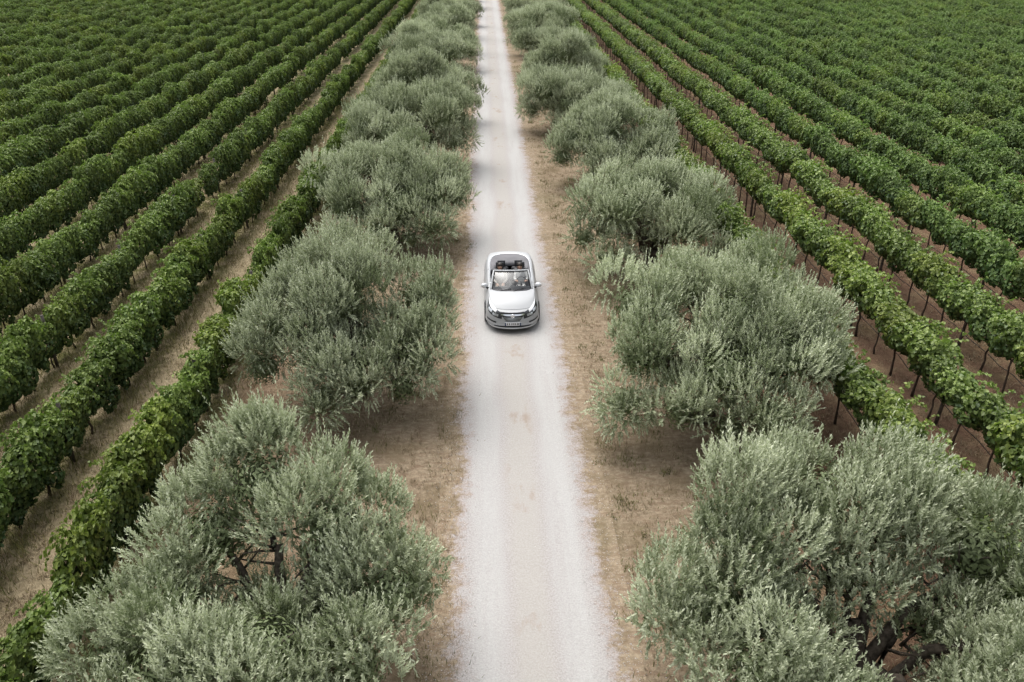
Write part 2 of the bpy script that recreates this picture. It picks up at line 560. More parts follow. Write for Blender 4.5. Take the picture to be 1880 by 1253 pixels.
# ------------------------------------------------------------------ olive trees
def olive_crown(seed, lobes, shoots_per_m2=60.0):
    """lobes: (x, y, z, radius, squash). Shoots spring from each lobe's shell; leaves in pairs along each shoot."""
    r = np.random.default_rng(seed)
    B, G, LEN, SH = [], [], [], []
    C = np.array([l[:3] for l in lobes]); RR = np.array([l[3] for l in lobes]); SQ = np.array([l[4] for l in lobes])
    subs = []
    for (cx, cy, cz, rad, sq) in lobes:
        for j in range(8):
            d = r.standard_normal(3); d[2] = abs(d[2]) * 0.9 - 0.35
            d = d / np.linalg.norm(d)
            k = rad * r.uniform(0.5, 0.72)
            subs.append((cx + d[0] * k, cy + d[1] * k, cz + d[2] * k * sq, rad * r.uniform(0.34, 0.52), r.uniform(0.8, 1.15), r.normal(0, 0.16)))
    for (cx, cy, cz, rad, sq, tn) in subs:
        n = int(4 * math.pi * rad * rad * shoots_per_m2)
        d = unit(r.standard_normal((n, 3)))
        d[:, 2] = np.where((d[:, 2] < -0.2) & (r.random(n) < 0.6), -d[:, 2], d[:, 2])
        rr = rad * (0.72 + 0.28 * r.random(n))
        p = np.array([cx, cy, cz]) + d * rr[:, None] * np.array([1, 1, sq])
        # drop shoots lying deep inside a lobe
        q = (p[:, None, :] - C[None]) / np.stack([RR, RR, RR * SQ], -1)[None]
        deep = (np.linalg.norm(q, axis=-1) < 0.55).sum(1) > 0
        keep = ~(deep & (r.random(n) < 0.85)) & (p[:, 2] > 0.3)
        d, p = d[keep], p[keep]
        upw = np.where(d[:, 2] > -0.25, 0.85 + 0.4 * d[:, 2], -0.35)
        low = np.clip((p[:, 2] - 0.9) / 0.9, 0, 1)          # the skirts hang
        upw = upw * low - 0.55 * (1 - low)
        g = unit(d * 0.62 + np.array([0, 0, 1.0]) * upw[:, None] + 0.10 * r.standard_normal(d.shape) + 0.22 * unit(r.standard_normal((1, 3))))
        ln = r.uniform(0.20, 0.40, len(p)) * (1 + 0.35 * np.clip(d[:, 2], 0, 1))
        tall = (r.random(len(p)) < 0.10) & (d[:, 2] > 0.25)
        ln[tall] *= r.uniform(1.3, 2.0, tall.sum())
        g[tall] = unit(g[tall] + np.array([0, 0, 1.2]))
        B.append(p); G.append(g); LEN.append(ln); SH.append(np.full(len(p), tn))
    B = np.concatenate(B); G = np.concatenate(G); LEN = np.concatenate(LEN); SH = np.concatenate(SH)
    n = len(B)
    K = 16
    t = (np.arange(K) + 0.6) / K
    bend = unit(r.standard_normal((n, 3))) * 0.12 + np.array([0, 0, -0.05])
    P = B[:, None] + G[:, None] * (LEN[:, None] * t[None])[..., None] + bend[:, None] * (LEN[:, None] * t[None] ** 2)[..., None]
    side = unit(np.cross(G, r.standard_normal((n, 3))))
    side2 = np.cross(G, side)
    ang = (np.arange(K) * 2.4)[None] + r.uniform(0, 6.28, n)[:, None]
    S = side[:, None] * np.cos(ang)[..., None] + side2[:, None] * np.sin(ang)[..., None]
    spread = 0.62 * (1 - 0.45 * t)[None, :, None]
    D = unit(G[:, None] * 0.8 + S * spread + 0.10 * r.standard_normal((n, K, 3)))
    N = unit(S * -0.6 + G[:, None] * 0.8 + np.array([0, 0, 0.5]) + 0.3 * r.standard_normal((n, K, 3)))
    L = r.uniform(0.07, 0.108, (n, K)) * (1.05 - 0.3 * t)[None]
    W = L * r.uniform(0.32, 0.42, (n, K))
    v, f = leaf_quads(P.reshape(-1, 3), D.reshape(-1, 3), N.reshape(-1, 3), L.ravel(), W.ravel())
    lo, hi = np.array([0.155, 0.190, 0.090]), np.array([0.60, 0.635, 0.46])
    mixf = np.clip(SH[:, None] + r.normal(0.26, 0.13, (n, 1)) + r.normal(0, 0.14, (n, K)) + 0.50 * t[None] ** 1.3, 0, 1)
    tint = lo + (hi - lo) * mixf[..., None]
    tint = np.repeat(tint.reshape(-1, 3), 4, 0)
    # sprays of foliage filling each lobe's heart
    P2, N2 = [], []
    for (cx, cy, cz, rad, sq) in lobes:
        m = int(1500 * rad * rad)
        d = unit(r.standard_normal((m, 3)))
        P2.append(np.array([cx, cy, cz]) + d * (rad * r.uniform(0.2, 0.6, (m, 1))) * np.array([1, 1, sq])); N2.append(d)
    P2, N2 = np.concatenate(P2), np.concatenate(N2)
    D2 = unit(np.cross(N2, r.standard_normal(N2.shape)))
    L2 = r.uniform(0.08, 0.13, len(P2))
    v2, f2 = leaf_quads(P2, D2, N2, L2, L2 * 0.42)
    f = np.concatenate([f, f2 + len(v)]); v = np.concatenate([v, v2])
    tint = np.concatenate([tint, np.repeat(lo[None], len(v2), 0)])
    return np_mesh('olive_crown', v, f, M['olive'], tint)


def ring_lobes(seed, n=7, R0=2.0, z0=2.55, front_gap=0.0, top=True):
    r = random.Random(seed)
    out = []
    a0 = r.uniform(0, 6.28)
    for k in range(n):
        a = a0 + 2 * math.pi * k / n + r.uniform(-0.2, 0.2)
        rr = R0 * r.uniform(0.85, 1.12)
        out.append((rr * math.cos(a), rr * math.sin(a), z0 + r.uniform(-0.35, 0.55), r.uniform(1.0, 1.38), r.uniform(0.85, 1.1)))
    for k in range(n - 1):
        a = a0 + 0.4 + 2 * math.pi * k / (n - 1) + r.uniform(-0.3, 0.3)
        rr = R0 * r.uniform(1.05, 1.25)
        out.append((rr * math.cos(a), rr * math.sin(a), r.uniform(1.15, 1.6), r.uniform(0.6, 0.9), r.uniform(0.9, 1.25)))
    if top:
        a = r.uniform(0, 6.28)
        out.append((0.6 * math.cos(a), 0.6 * math.sin(a), 3.05, 1.25, 0.9))
        out.append((0.3, 0.2, 1.7, 1.1, 0.9))
        out.append((-0.8, -0.6, 1.5, 0.9, 0.9))
    return out


def olive_limbs(seed, lobes):
    r = random.Random(seed)
    trunk = MB()
    h = 1.0
    pts, rad = [], []
    for k in range(7):
        f = k / 6
        pts.append((r.uniform(-.05, .05) + 0.12 * f, r.uniform(-.05, .05), -0.05 + (h + 0.1) * f))
        rad.append(0.26 * (1 - f) ** 2 + 0.19 + r.uniform(-0.02, 0.03))
    trunk.tube(pts, rad, 12)
    limbs = []
    for (x, y, z, rr, sq) in lobes:
        if z < 1.7: continue
        m = MB()
        s = Vector((pts[-2][0], pts[-2][1], 0.85))
        e = Vector((x, y, z - 0.1))
        P, Q = [], []
        for k in range(8):
            f = k / 7
            p = s.lerp(e, f) + Vector((r.uniform(-.07, .07), r.uniform(-.07, .07), 0.30 * math.sin(math.pi * f) * (-1 if r.random() < .2 else 1) + r.uniform(-.04, .04)))
            if k == 0: p = s.copy()
            P.append(p); Q.append(0.10 * (1 - f) + 0.03)
        m.tube(P, Q, 8)
        for q in range(9):
            f = r.uniform(0.5, 1.0)
            b = s.lerp(e, f)
            d = Vector((r.uniform(-1, 1), r.uniform(-1, 1), r.uniform(-.3, 1))).normalized() * rr * r.uniform(0.5, 0.85)
            mid = b + d * 0.5 + Vector((0, 0, r.uniform(-.1, .12)))
            m.tube([b, mid, b + d], [0.032, 0.02, 0.007], 5)
        limbs.append(m)
    return trunk, limbs


TREE_MESHES = []


def make_tree_kind(seed, lobes, dens=34.0):
    crown = olive_crown(seed, lobes, dens)
    trunk, limbs = olive_limbs(seed, lobes)
    TREE_MESHES.append((crown, trunk, limbs, []))
    return len(TREE_MESHES) - 1


def place_tree(kind, loc, rz, scale, label, group):
    crown, trunk, limbs, cache = TREE_MESHES[kind]
    root = empty('olive_tree', loc, rz)
    root.scale = scale
    if not cache:
        for m, nm in [(trunk, 'trunk')] + [(l, 'limb') for l in limbs]:
            o = m.build(nm, M['bark'], root)
            cache.append((nm, o.data))
    else:
        for nm, me in cache:
            link(nm, me, None, root)
    link('crown', crown, None, root)
    tag(root, label, 'olive tree', group)
    return root


# lobes of the near trees follow their shapes in the photograph
LOBES_L1 = [(-0.2, 1.3, 3.5, 1.3, 1.0), (0.9, 0.9, 3.0, 1.2, 1.0), (-1.2, 1.0, 2.7, 1.2, .95), (1.9, -0.1, 2.2, 1.1, 1.0), (1.5, -1.2, 1.9, 1.0, 1.0),
            (0.2, -1.4, 2.4, 1.15, .95), (-1.2, -1.5, 2.3, 1.2, .9), (-2.3, -0.9, 1.9, 1.05, .9), (-1.8, 0.2, 1.7, 0.9, 1.0), (0.8, -2.3, 1.5, 0.95, 1.0),
            (-0.5, -2.4, 1.5, 0.9, 1.0), (2.2, 0.8, 1.5, 0.8, 1.1), (-0.3, 0.0, 1.3, 0.9, .9), (1.0, -0.2, 1.4, .8, 1.0), (-1.3, -0.3, 1.6, .9, 1.0), (0.6, 0.6, 1.5, .8, 1.0)]
LOBES_R1 = [(-0.2, 1.7, 3.1, 1.25, 1.0), (-1.5, 1.3, 3.1, 1.2, 1.0), (1.1, 1.6, 3.0, 1.2, 1.0), (2.2, 0.9, 2.7, 1.15, 1.0), (-2.3, 0.2, 2.4, 1.1, 1.0),
            (-1.8, -1.0, 2.2, 1.1, 1.0), (2.4, -0.6, 2.4, 1.2, 1.0), (1.5, -1.5, 2.3, 1.1, .95), (-0.9, -1.9, 1.9, 1.05, .9), (0.5, -2.3, 1.7, 1.0, .9),
            (-2.5, 1.0, 1.5, .8, 1.1), (2.8, 0.4, 1.5, .85, 1.1), (0.2, 0.9, 2.4, 0.9, 1.0), (-1.0, 0.1, 1.7, .85, 1.0), (1.5, 0.4, 1.7, .85, 1.0), (1.2, -1.0, 1.3, .7, 1.0), (-1.9, 0.8, 1.5, .9, 1.0)]
LOBES_L2 = [(0.0, 1.4, 3.1, 1.3, 1.0), (-1.4, 1.0, 2.7, 1.2, .95), (-1.8, -0.3, 2.3, 1.15, .95), (-0.2, 0.0, 2.9, 1.2, .9), (1.8, 1.0, 2.5, 1.1, 1.0), (2.0, -0.2, 2.2, 1.1, 1.0),
            (1.8, -1.1, 1.7, 1.05, 1.1), (-0.6, -1.3, 1.9, 1.15, 1.0), (0.3, -1.7, 1.4, .9, 1.2), (-2.2, -1.1, 1.5, .9, 1.0), (1.5, -1.6, 1.1, .7, 1.2), (-0.5, -2.2, 1.1, .75, 1.0), (0.4, 0.4, 1.6, .9, 1.0), (1.0, -0.6, 1.5, .8, 1.0), (-0.9, 0.2, 1.6, .9, 1.0)]
LOBES_R2 = [(-1.8, 1.0, 2.8, 1.2, 1.0), (-0.2, 1.7, 3.1, 1.25, 1.0), (1.5, 1.4, 3.0, 1.25, 1.0), (2.3, 0.4, 2.5, 1.15, 1.0), (0.5, -0.2, 3.1, 1.2, .95), (-1.9, -0.4, 2.2, 1.1, 1.0),
            (0.0, -1.4, 2.2, 1.2, 1.0), (1.5, -1.0, 2.3, 1.2, 1.0), (2.6, -0.6, 1.9, .95, 1.0), (-1.0, -1.7, 1.4, .9, 1.1), (1.0, -2.1, 1.4, .95, 1.1), (-2.3, -1.1, 1.2, .75, 1.1), (0.2, 0.5, 1.7, .95, 1.0), (-1.0, 0.2, 1.6, .85, 1.0), (1.2, 0.1, 1.6, .9, 1.0), (0.1, -2.0, .95, .7, 1.0)]
K_L1 = make_tree_kind(11, LOBES_L1, 36)
K_R1 = make_tree_kind(12, LOBES_R1, 36)
K_L2 = make_tree_kind(13, LOBES_L2, 32)
K_R2 = make_tree_kind(14, LOBES_R2, 32)
K_A = make_tree_kind(15, ring_lobes(5, 7, 2.0, 2.5), 28)
K_B = make_tree_kind(16, ring_lobes(8, 6, 1.9, 2.6), 28)

ORD = ['', 'first', 'second', 'third', 'fourth', 'fifth', 'sixth', 'seventh', 'eighth', 'ninth', 'tenth', 'eleventh', 'twelfth', 'thirteenth', 'fourteenth', 'fifteenth',
       'sixteenth', 'seventeenth', 'eighteenth', 'nineteenth']
TENS = {20: 'twent', 30: 'thirt', 40: 'fort', 50: 'fift', 60: 'sixt', 70: 'sevent', 80: 'eight', 90: 'ninet'}


def ordinal(n):
    if n < 20: return ORD[n]
    t, u = n // 10 * 10, n % 10
    return TENS[t] + ('ieth' if u == 0 else 'y-' + ORD[u])


LEFT_Y = [9.3, 18.9, 30.3, 40.8, 50.5, 60.4, 70.3, 80.4, 90.2, 100.3, 110.1, 120.5, 130.2, 140.3]
RIGHT_Y = [8.4, 17.3, 27.0, 38.2, 48.6, 58.4, 68.2, 78.3, 88.1, 98.2, 108.0, 118.3, 128.0, 138.2]
NEAR_LABELS = {
    ('L', 0): 'broad silvery olive tree cut off by the lower frame edge, left of the gravel road',
    ('L', 1): 'many-lobed olive tree just before the car, left of the gravel road',
    ('R', 0): 'wide olive tree with an open middle in the lower right corner',
    ('R', 1): 'big rounded olive tree in front of the car, right of the gravel road',
}
for side, ys in (('L', LEFT_Y), ('R', RIGHT_Y)):
    for i, y in enumerate(ys):
        q = random.Random(100 * i + (1 if side == 'L' else 2))
        if side == 'L':
            kind = [K_L1, K_L2][i] if i < 2 else [K_R2, K_A, K_L1, K_B, K_R1][(i - 2) % 5]
            x = {0: -4.6, 1: -4.75, 2: -4.75, 3: -5.0}.get(i, -5.1)
        else:
            kind = [K_R1, K_R2][i] if i < 2 else [K_B, K_L2, K_A, K_L1, K_R2][(i - 2) % 5]
            x = {0: 4.7, 1: 4.65, 2: 5.15, 3: 5.2, 4: 4.5, 5: 4.6}.get(i, 4.9)
        rz = 0.0 if i < 2 else q.uniform(0, 6.28)
        s = (0.96 if (side, i) == ('L', 0) else 1.0) if i < 2 else q.uniform(0.98, 1.13) if i < 4 else q.uniform(1.08, 1.28)
        x += 0 if i < 2 else q.uniform(-0.25, 0.25)
        lab = NEAR_LABELS.get((side, i)) or 'silvery olive tree, %s from the lower frame edge %s of the gravel road' % (ordinal(i + 1), 'left' if side == 'L' else 'right')
        place_tree(kind, (x, y, 0), rz, (s, s, s * (1.0 if i < 2 else (q.uniform(0.86, 0.98) if i < 4 else q.uniform(0.74, 0.9)))), lab, 'olive trees along the %s side of the road' % ('left' if side == 'L' else 'right'))


# ------------------------------------------------------------------ vineyard
def vine_foliage(seed, style, mat, n_shoots, length=1.2):
    """A wall of leafy humps trained on the wires, with a few long shoots that arch over and hang."""
    r = np.random.default_rng(seed)
    P, D, N, L, T = [], [], [], [], []
    cl = []
    left = style == 'left'
    for k in range(4):
        u = -length / 2 + length * (k + 0.5) / 4 + r.normal(0, 0.05)
        z0 = (1.04 if left else 1.42) + r.normal(0, 0.08)
        cl.append((r.normal(0, 0.05), u, z0, r.uniform(0.27, 0.38), r.uniform(0.24, 0.34), r.uniform(0.52, 0.64) if left else r.uniform(0.40, 0.50)))
    for k in range(10):         # smaller humps on crest and flanks
        a = r.uniform(-2.6, 2.6) if left else r.uniform(-2.0, 2.0)
        z0 = 1.12 if left else 1.42
        hz = 0.50 if left else 0.36
        rr = r.uniform(0.12, 0.26)
        cl.append((r.uniform(.22, .36) * math.sin(a), r.uniform(-.6, .6), z0 + hz * r.uniform(.85, 1.15) * math.cos(a), rr, rr * r.uniform(.9, 1.3), rr))
    if left:
        for k in range(5):      # hanging skirts
            rr = r.uniform(0.11, 0.19)
            cl.append((r.uniform(-.3, .3), r.uniform(-.6, .6), r.uniform(0.42, 0.7), rr, rr, rr * 1.5))
    C = np.array(cl)
    for (x, y, z, rx, ry, rz) in cl:
        area = 4 * math.pi * ((rx * ry) ** 1.6 / 3 + (rx * rz) ** 1.6 / 3 + (ry * rz) ** 1.6 / 3) ** (1 / 1.6)
        n = int(area * 250)
        d = unit(r.standard_normal((n, 3)))
        p = np.array([x, y, z]) + d * np.array([rx, ry, rz]) * r.uniform(0.84, 1.06, (n, 1))
        nn = unit(d / np.array([rx, ry, rz]))
        q = np.linalg.norm((p[:, None] - C[None, :, :3]) / C[None, :, 3:], axis=-1)
        keep = (q < 0.82).sum(1) == 0
        p, nn, d = p[keep], nn[keep], d[keep]
        n = len(p)
        down = np.array([0, 0, -1.0]) - nn * (-nn[:, 2:3])
        P.append(p); D.append(unit(unit(down + 1e-3) * 0.8 + 0.5 * r.standard_normal((n, 3))))
        N.append(unit(nn + np.array([0, 0, 0.15]) + 0.30 * r.standard_normal((n, 3))))
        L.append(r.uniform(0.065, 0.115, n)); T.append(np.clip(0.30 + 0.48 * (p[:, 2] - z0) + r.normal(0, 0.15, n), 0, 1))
    for k in range(n_shoots):
        sgn = 1 if r.random() < 0.5 else -1
        p = np.array([sgn * r.uniform(0, .15), r.uniform(-.6, .6), z0 + r.uniform(0.25, 0.45)])
        v = unit(np.array([sgn * r.uniform(0.2, 0.9), r.normal(0, 0.5), r.uniform(0.5, 1.2)]))
        for q in range(int(r.integers(7, 15))):
            v = unit(v + np.array([0, 0, -0.17 if left else -0.13]) + 0.08 * r.standard_normal(3))
            p = p + v * 0.055
            if p[2] < 0.5: break
            P.append(p[None] + 0.015 * r.standard_normal((2, 3))); D.append(unit(v[None] * 0.4 + np.array([[0, 0, -.5]]) + 0.5 * r.standard_normal((2, 3))))
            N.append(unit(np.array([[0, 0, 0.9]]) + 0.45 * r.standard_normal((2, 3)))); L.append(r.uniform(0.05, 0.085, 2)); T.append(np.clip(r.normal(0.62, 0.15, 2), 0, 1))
    P, D, N, L, T = (np.concatenate(q) for q in (P, D, N, L, T))
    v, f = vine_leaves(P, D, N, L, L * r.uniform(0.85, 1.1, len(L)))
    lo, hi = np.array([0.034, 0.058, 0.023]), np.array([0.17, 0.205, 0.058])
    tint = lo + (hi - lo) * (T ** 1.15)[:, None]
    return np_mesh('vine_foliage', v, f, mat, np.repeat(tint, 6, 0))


def vine_trunk(seed):
    r = random.Random(seed)
    m = MB()
    pts = [(0, 0, -0.03)]
    x = y = 0
    for k in range(1, 6):
        x += r.uniform(-.035, .035); y += r.uniform(-.05, .05)
        pts.append((x, y, 0.205 * k))
    m.tube(pts, [0.04, 0.032, 0.028, 0.026, 0.026, 0.03], 6)
    for s in (-1, 1):
        m.tube([(x, y, 1.0), (x * .5, y + s * .25, 1.06), (0, s * .58, 1.05)], [0.026, 0.02, 0.014], 5)
    return m


VSP = 1.2
LEFT_ROWS = [-8.75 - 2.6 * k for k in range(50)]
RIGHT_ROWS = [8.15 + 2.63 * k for k in range(52)]
FOL = {}
for st, mat, n, key in (('left', M['vine_l'], 34, 'l'), ('right', M['vine_r'], 22, 'r')):
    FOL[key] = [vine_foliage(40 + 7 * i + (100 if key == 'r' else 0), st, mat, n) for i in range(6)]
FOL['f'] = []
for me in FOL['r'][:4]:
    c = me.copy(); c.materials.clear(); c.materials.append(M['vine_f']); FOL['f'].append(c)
TRUNKS = []
for i in range(4):
    o = vine_trunk(i).build('vine_trunk_shape', M['vine_bark'])
    TRUNKS.append(o.data)
    bpy.data.objects.remove(o)

sp_, cp_, sy_, cy_ = math.sin(PITCH), math.cos(PITCH), math.sin(YAW), math.cos(YAW)


def project(x, y, z):
    """Pixel in the 1880 x 1253 frame and depth: used only to choose which vines show largest."""
    dx, dy, dz = x - CAM.x, y - CAM.y, z - CAM.z
    rx = dx * cy_ - dy * sy_
    fy = dx * sy_ + dy * cy_
    depth = fy * cp_ - dz * sp_
    up = fy * sp_ + dz * cp_
    if depth < 0.5: return None
    return 940 + FPX * rx / depth, 626.5 - FPX * up / depth, depth


spots = []
for side, rows in (('L', LEFT_ROWS), ('R', RIGHT_ROWS)):
    for k, x in enumerate(rows):
        q = random.Random(1000 + k + (500 if side == 'R' else 0))
        y = 2.0 + q.uniform(0, 1.0)
        while y < 330:
            if side == 'L' and q.random() < 0.02 and k > 0:
                y += VSP * 0.9          # a missing vine
            p = project(x, y, 1.3)
            vis = p is not None and -20 < p[0] < 1900 and -20 < p[1] < 1290
            far = p is None or abs(p[0] - 940) > 1500
            if not far or (y < 40 and abs(x) < 40):
                spots.append((side, k, x + q.uniform(-.06, .06), y + q.uniform(-.08, .08), q.random(), q.random(), p[2] if p else 0, vis))
            y += VSP * q.uniform(0.94, 1.06)
vis = sorted([s for s in spots if s[7]], key=lambda s: s[6])[:290]
visset = set(id(s) for s in vis)
vis.sort(key=lambda s: (s[0], s[1], s[3]))
count = {}
proto_objs = {}
SIDEWORD = {'L': 'left', 'R': 'right'}


def vine_size(key, a, b):
    h = 0.90 + 0.20 * ((a * 13.7) % 1)
    w = 0.84 + 0.32 * ((b * 7.3) % 1)
    ky = 1.22
    if key == 'l':              # the left-hand field is left to sprawl
        h, w, ky = 0.84 + 0.32 * ((a * 13.7) % 1), 0.74 + 0.52 * ((b * 7.3) % 1), 1.12
    kx, kz = {'l': (0.70, 1.02), 'r': (0.98, 1.04), 'f': (0.90, 1.10)}[key]
    return (h * w * kx, ky, h * kz)


for s in vis:
    side, k, x, y, a, b, dep, _ = s
    count[(side, k)] = count.get((side, k), 0) + 1
    key = 'l' if side == 'L' else ('r' if k < 3 else 'f')
    me = FOL[key][int(a * 997) % len(FOL[key])]
    root = empty('grapevine', (x, y, 0), math.pi if b > 0.5 else 0.0)
    root.scale = vine_size(key, a, b)
    fo = link('foliage', me, None, root)
    link('trunk', TRUNKS[int(b * 991) % 4], None, root)
    tag(root, 'grapevine, %s from lower frame edge in the %s row %s of the road' % (ordinal(count[(side, k)]), ordinal(k + 1), SIDEWORD[side]),
        'grapevine', 'grapevines in the %s row %s of the road' % (ordinal(k + 1), SIDEWORD[side]))

# the many vines farther off: one mass of rows
proto = bpy.data.collections.new('vine_shapes')
names = []
for key in 'frl':
    for i, me in enumerate(FOL[key]):
        tr = TRUNKS[i % 4]
        o = bpy.data.objects.new('shape_%s_%02d' % (key, i), me.copy())
        nm = o.data
        # foliage and trunk joined in the far mass
        bm = bmesh.new(); bm.from_mesh(me)
        nf = len(bm.faces)
        bm.from_mesh(tr)
        bm.faces.ensure_lookup_table()
        for fc in bm.faces[nf:]: fc.material_index = 1
        bm.to_mesh(nm); bm.free()
        nm.materials.append(M['vine_bark'])
        proto.objects.link(o)
        names.append(o.name)
order = {n: i for i, n in enumerate(sorted(names))}
offs = {'f': 0, 'l': len(FOL['f']), 'r': len(FOL['f']) + len(FOL['l'])}
rest = [s for s in spots if id(s) not in visset]
pv, pi_, pr, ps = [], [], [], []
for side, k, x, y, a, b, dep, _ in rest:
    key = 'l' if side == 'L' else ('r' if k < 3 else 'f')
    pv.append((x, y, 0)); pi_.append(offs[key] + int(a * 997) % len(FOL[key])); pr.append(math.pi if b > 0.5 else 0.0)
    ps.append(vine_size(key, a, b))
vm = bpy.data.meshes.new('vineyard')
vm.vertices.add(len(pv))
vm.vertices.foreach_set('co', np.array(pv, dtype=np.float32).ravel())
vm.attributes.new('pick', 'INT', 'POINT').data.foreach_set('value', np.array(pi_, dtype=np.int32))
vm.attributes.new('turn', 'FLOAT', 'POINT').data.foreach_set('value', np.array(pr, dtype=np.float32))
vm.attributes.new('size', 'FLOAT_VECTOR', 'POINT').data.foreach_set('vector', np.array(ps, dtype=np.float32).ravel())
vo = link('vineyard', vm)
tag(vo, 'green mass of distant vine rows running to the top of the picture', None, kind='stuff')
ng = bpy.data.node_groups.new('vine_rows', 'GeometryNodeTree')
ng.interface.new_socket('Geometry', in_out='INPUT', socket_type='NodeSocketGeometry')
ng.interface.new_socket('Geometry', in_out='OUTPUT', socket_type='NodeSocketGeometry')
gi, go = ng.nodes.new('NodeGroupInput'), ng.nodes.new('NodeGroupOutput')
iop = ng.nodes.new('GeometryNodeInstanceOnPoints')
ci = ng.nodes.new('GeometryNodeCollectionInfo')
ci.inputs['Collection'].default_value = proto
ci.inputs['Separate Children'].default_value = True
ci.inputs['Reset Children'].default_value = True


def attr(name, t):
    x = ng.nodes.new('GeometryNodeInputNamedAttribute')
    x.data_type = t
    x.inputs['Name'].default_value = name
    return next(o for o in x.outputs if o.enabled)


rot = ng.nodes.new('ShaderNodeCombineXYZ')
ng.links.new(attr('turn', 'FLOAT'), rot.inputs[2])
ng.links.new(gi.outputs[0], iop.inputs['Points'])
ng.links.new(ci.outputs[0], iop.inputs['Instance'])
iop.inputs['Pick Instance'].default_value = True
ng.links.new(attr('pick', 'INT'), iop.inputs['Instance Index'])
ng.links.new(rot.outputs[0], iop.inputs['Rotation'])
ng.links.new(attr('size', 'FLOAT_VECTOR'), iop.inputs['Scale'])
ng.links.new(iop.outputs[0], go.inputs[0])
vo.modifiers.new('rows', 'NODES').node_group = ng

# trellis posts and drip hoses of the nearer rows
pm = None
for side, rows, nrow in (('L', LEFT_ROWS, 4), ('R', RIGHT_ROWS, 5)):
    for k in range(nrow):
        c = 0
        q = random.Random(70 + k + (30 if side == 'R' else 0))
        y = 9.0 + q.uniform(0, 4)
        while y < 60:
            p = project(rows[k], y, 0.8)
            if p and 0 < p[0] < 1880 and 0 < p[1] < 1253:
                if pm is None:
                    m = MB().tube([(0, 0, -0.05), (0, 0, 1.0), (0, 0, 1.72)], [0.05, 0.047, 0.045], 10)
                    o = m.build('trellis_post', M['post'], None)
                    pm = o.data
                else:
                    o = link('trellis_post', pm)
                o.location = (rows[k] + 0.02, y, 0)
                o.rotation_euler = (q.uniform(-.02, .02), q.uniform(-.03, .03), 0)
                c += 1
                tag(o, 'trellis post, %s from lower frame edge in the %s vine row %s of road' % (ordinal(c), ordinal(k + 1), SIDEWORD[side]),
                    'post', 'trellis posts in the %s row %s of the road' % (ordinal(k + 1), SIDEWORD[side]))
            y += 5.5 + q.uniform(-.2, .2)
for k in range(4):
    q = random.Random(k)
    m = MB()
    pts = [(RIGHT_ROWS[k] + 0.05 + 0.02 * q.uniform(-1, 1), 6 + j * 0.6, 0.66 + 0.03 * math.sin(j * 2.6) + q.uniform(-.01, .01)) for j in range(100)]
    m.tube(pts, 0.011, 5)
    o = m.build('drip_hose', M['hose'])
    tag(o, 'black drip hose strung low along the %s vine row right of the road' % ordinal(k + 1), 'hose', 'drip hoses under the vines')


# ------------------------------------------------------------------ grass
def make_blades(name, n, seed, place, hmin, hmax, c0, c1, label, width=0.006):
    r = np.random.default_rng(seed)
    x, y = place(r, n)
    n = len(x)
    h = r.uniform(hmin, hmax, n)
    a = r.uniform(0, 6.28, n)
    lean = r.uniform(0.2, 1.1, n) * h
    P = np.stack([x, y, np.full(n, 0.0)], -1)
    T = P + np.stack([np.cos(a) * lean, np.sin(a) * lean, h], -1)
    S = np.stack([-np.sin(a), np.cos(a), np.zeros(n)], -1) * width
    V = np.stack([P + S, P - S, T], 1).reshape(-1, 3)
    t = r.random((n, 1))
    c = np.array(c0) + (np.array(c1) - np.array(c0)) * t
    o = link(name, np_mesh(name, V, np.arange(n * 3).reshape(-1, 3), M['blade'], np.repeat(c, 3, 0)))
    tag(o, label, None, kind='stuff')


def clumped(r, n, xs, yr):
    """clumps of blades at random spots of the given strips"""
    nc = n // 14
    lo, hi = xs
    cx = r.uniform(lo, hi, nc); cy = yr[0] + (yr[1] - yr[0]) * r.random(nc) ** 1.6
    i = r.integers(0, nc, n)
    return cx[i] + r.normal(0, 0.07, n), cy[i] + r.normal(0, 0.07, n)


def verge(r, n):
    x1, y1 = clumped(r, n // 4, (-8.2, -1.7), (6, 60))
    x2, y2 = clumped(r, n // 5, (1.85, 7.6), (6, 60))
    x3, y3 = clumped(r, n // 3, (-16.5, -9.0), (10, 48))
    x4, y4 = clumped(r, n - n // 4 - n // 5 - n // 3, (7, 17), (12, 50))
    return np.concatenate([x1, x2, x3, x4]), np.concatenate([y1, y2, y3, y4])


def side_weeds(r, n):
    nc = n // 40
    cx = np.where(r.random(nc) < 0.5, r.uniform(1.6, 4.2, nc), r.uniform(-5.5, -1.6, nc))
    cy = 6 + 70 * r.random(nc) ** 1.4
    i = r.integers(0, nc, n)
    sp = r.uniform(0.06, 0.28, nc)[i]
    return cx[i] + sp * r.normal(0, 1, n), cy[i] + sp * r.normal(0, 1, n)


def foot(r, n):
    k = r.integers(0, 7, n)
    x0 = np.array(LEFT_ROWS)[k]
    nc = n // 18
    cy = 5 + 53 * r.random(nc) ** 1.4
    i = r.integers(0, nc, n)
    return x0 + r.normal(0.12, 0.45, n), cy[i] + r.normal(0, 0.16, n)


make_gravel()
make_blades('dry_grass', 240000, 5, verge, 0.03, 0.13, (0.15, 0.105, 0.06), (0.50, 0.41, 0.28), 'short dry straw coloured grass on the verges and between vines')
make_blades('green_weeds', 26000, 9, side_weeds, 0.03, 0.14, (0.06, 0.075, 0.02), (0.20, 0.19, 0.07), 'low green weeds scattered over the verges and under the olive trees', 0.008)
make_blades('weeds', 70000, 6, foot, 0.08, 0.30, (0.07, 0.085, 0.02), (0.26, 0.22, 0.09), 'tall green and yellow weeds at the foot of the left vine rows', 0.009)


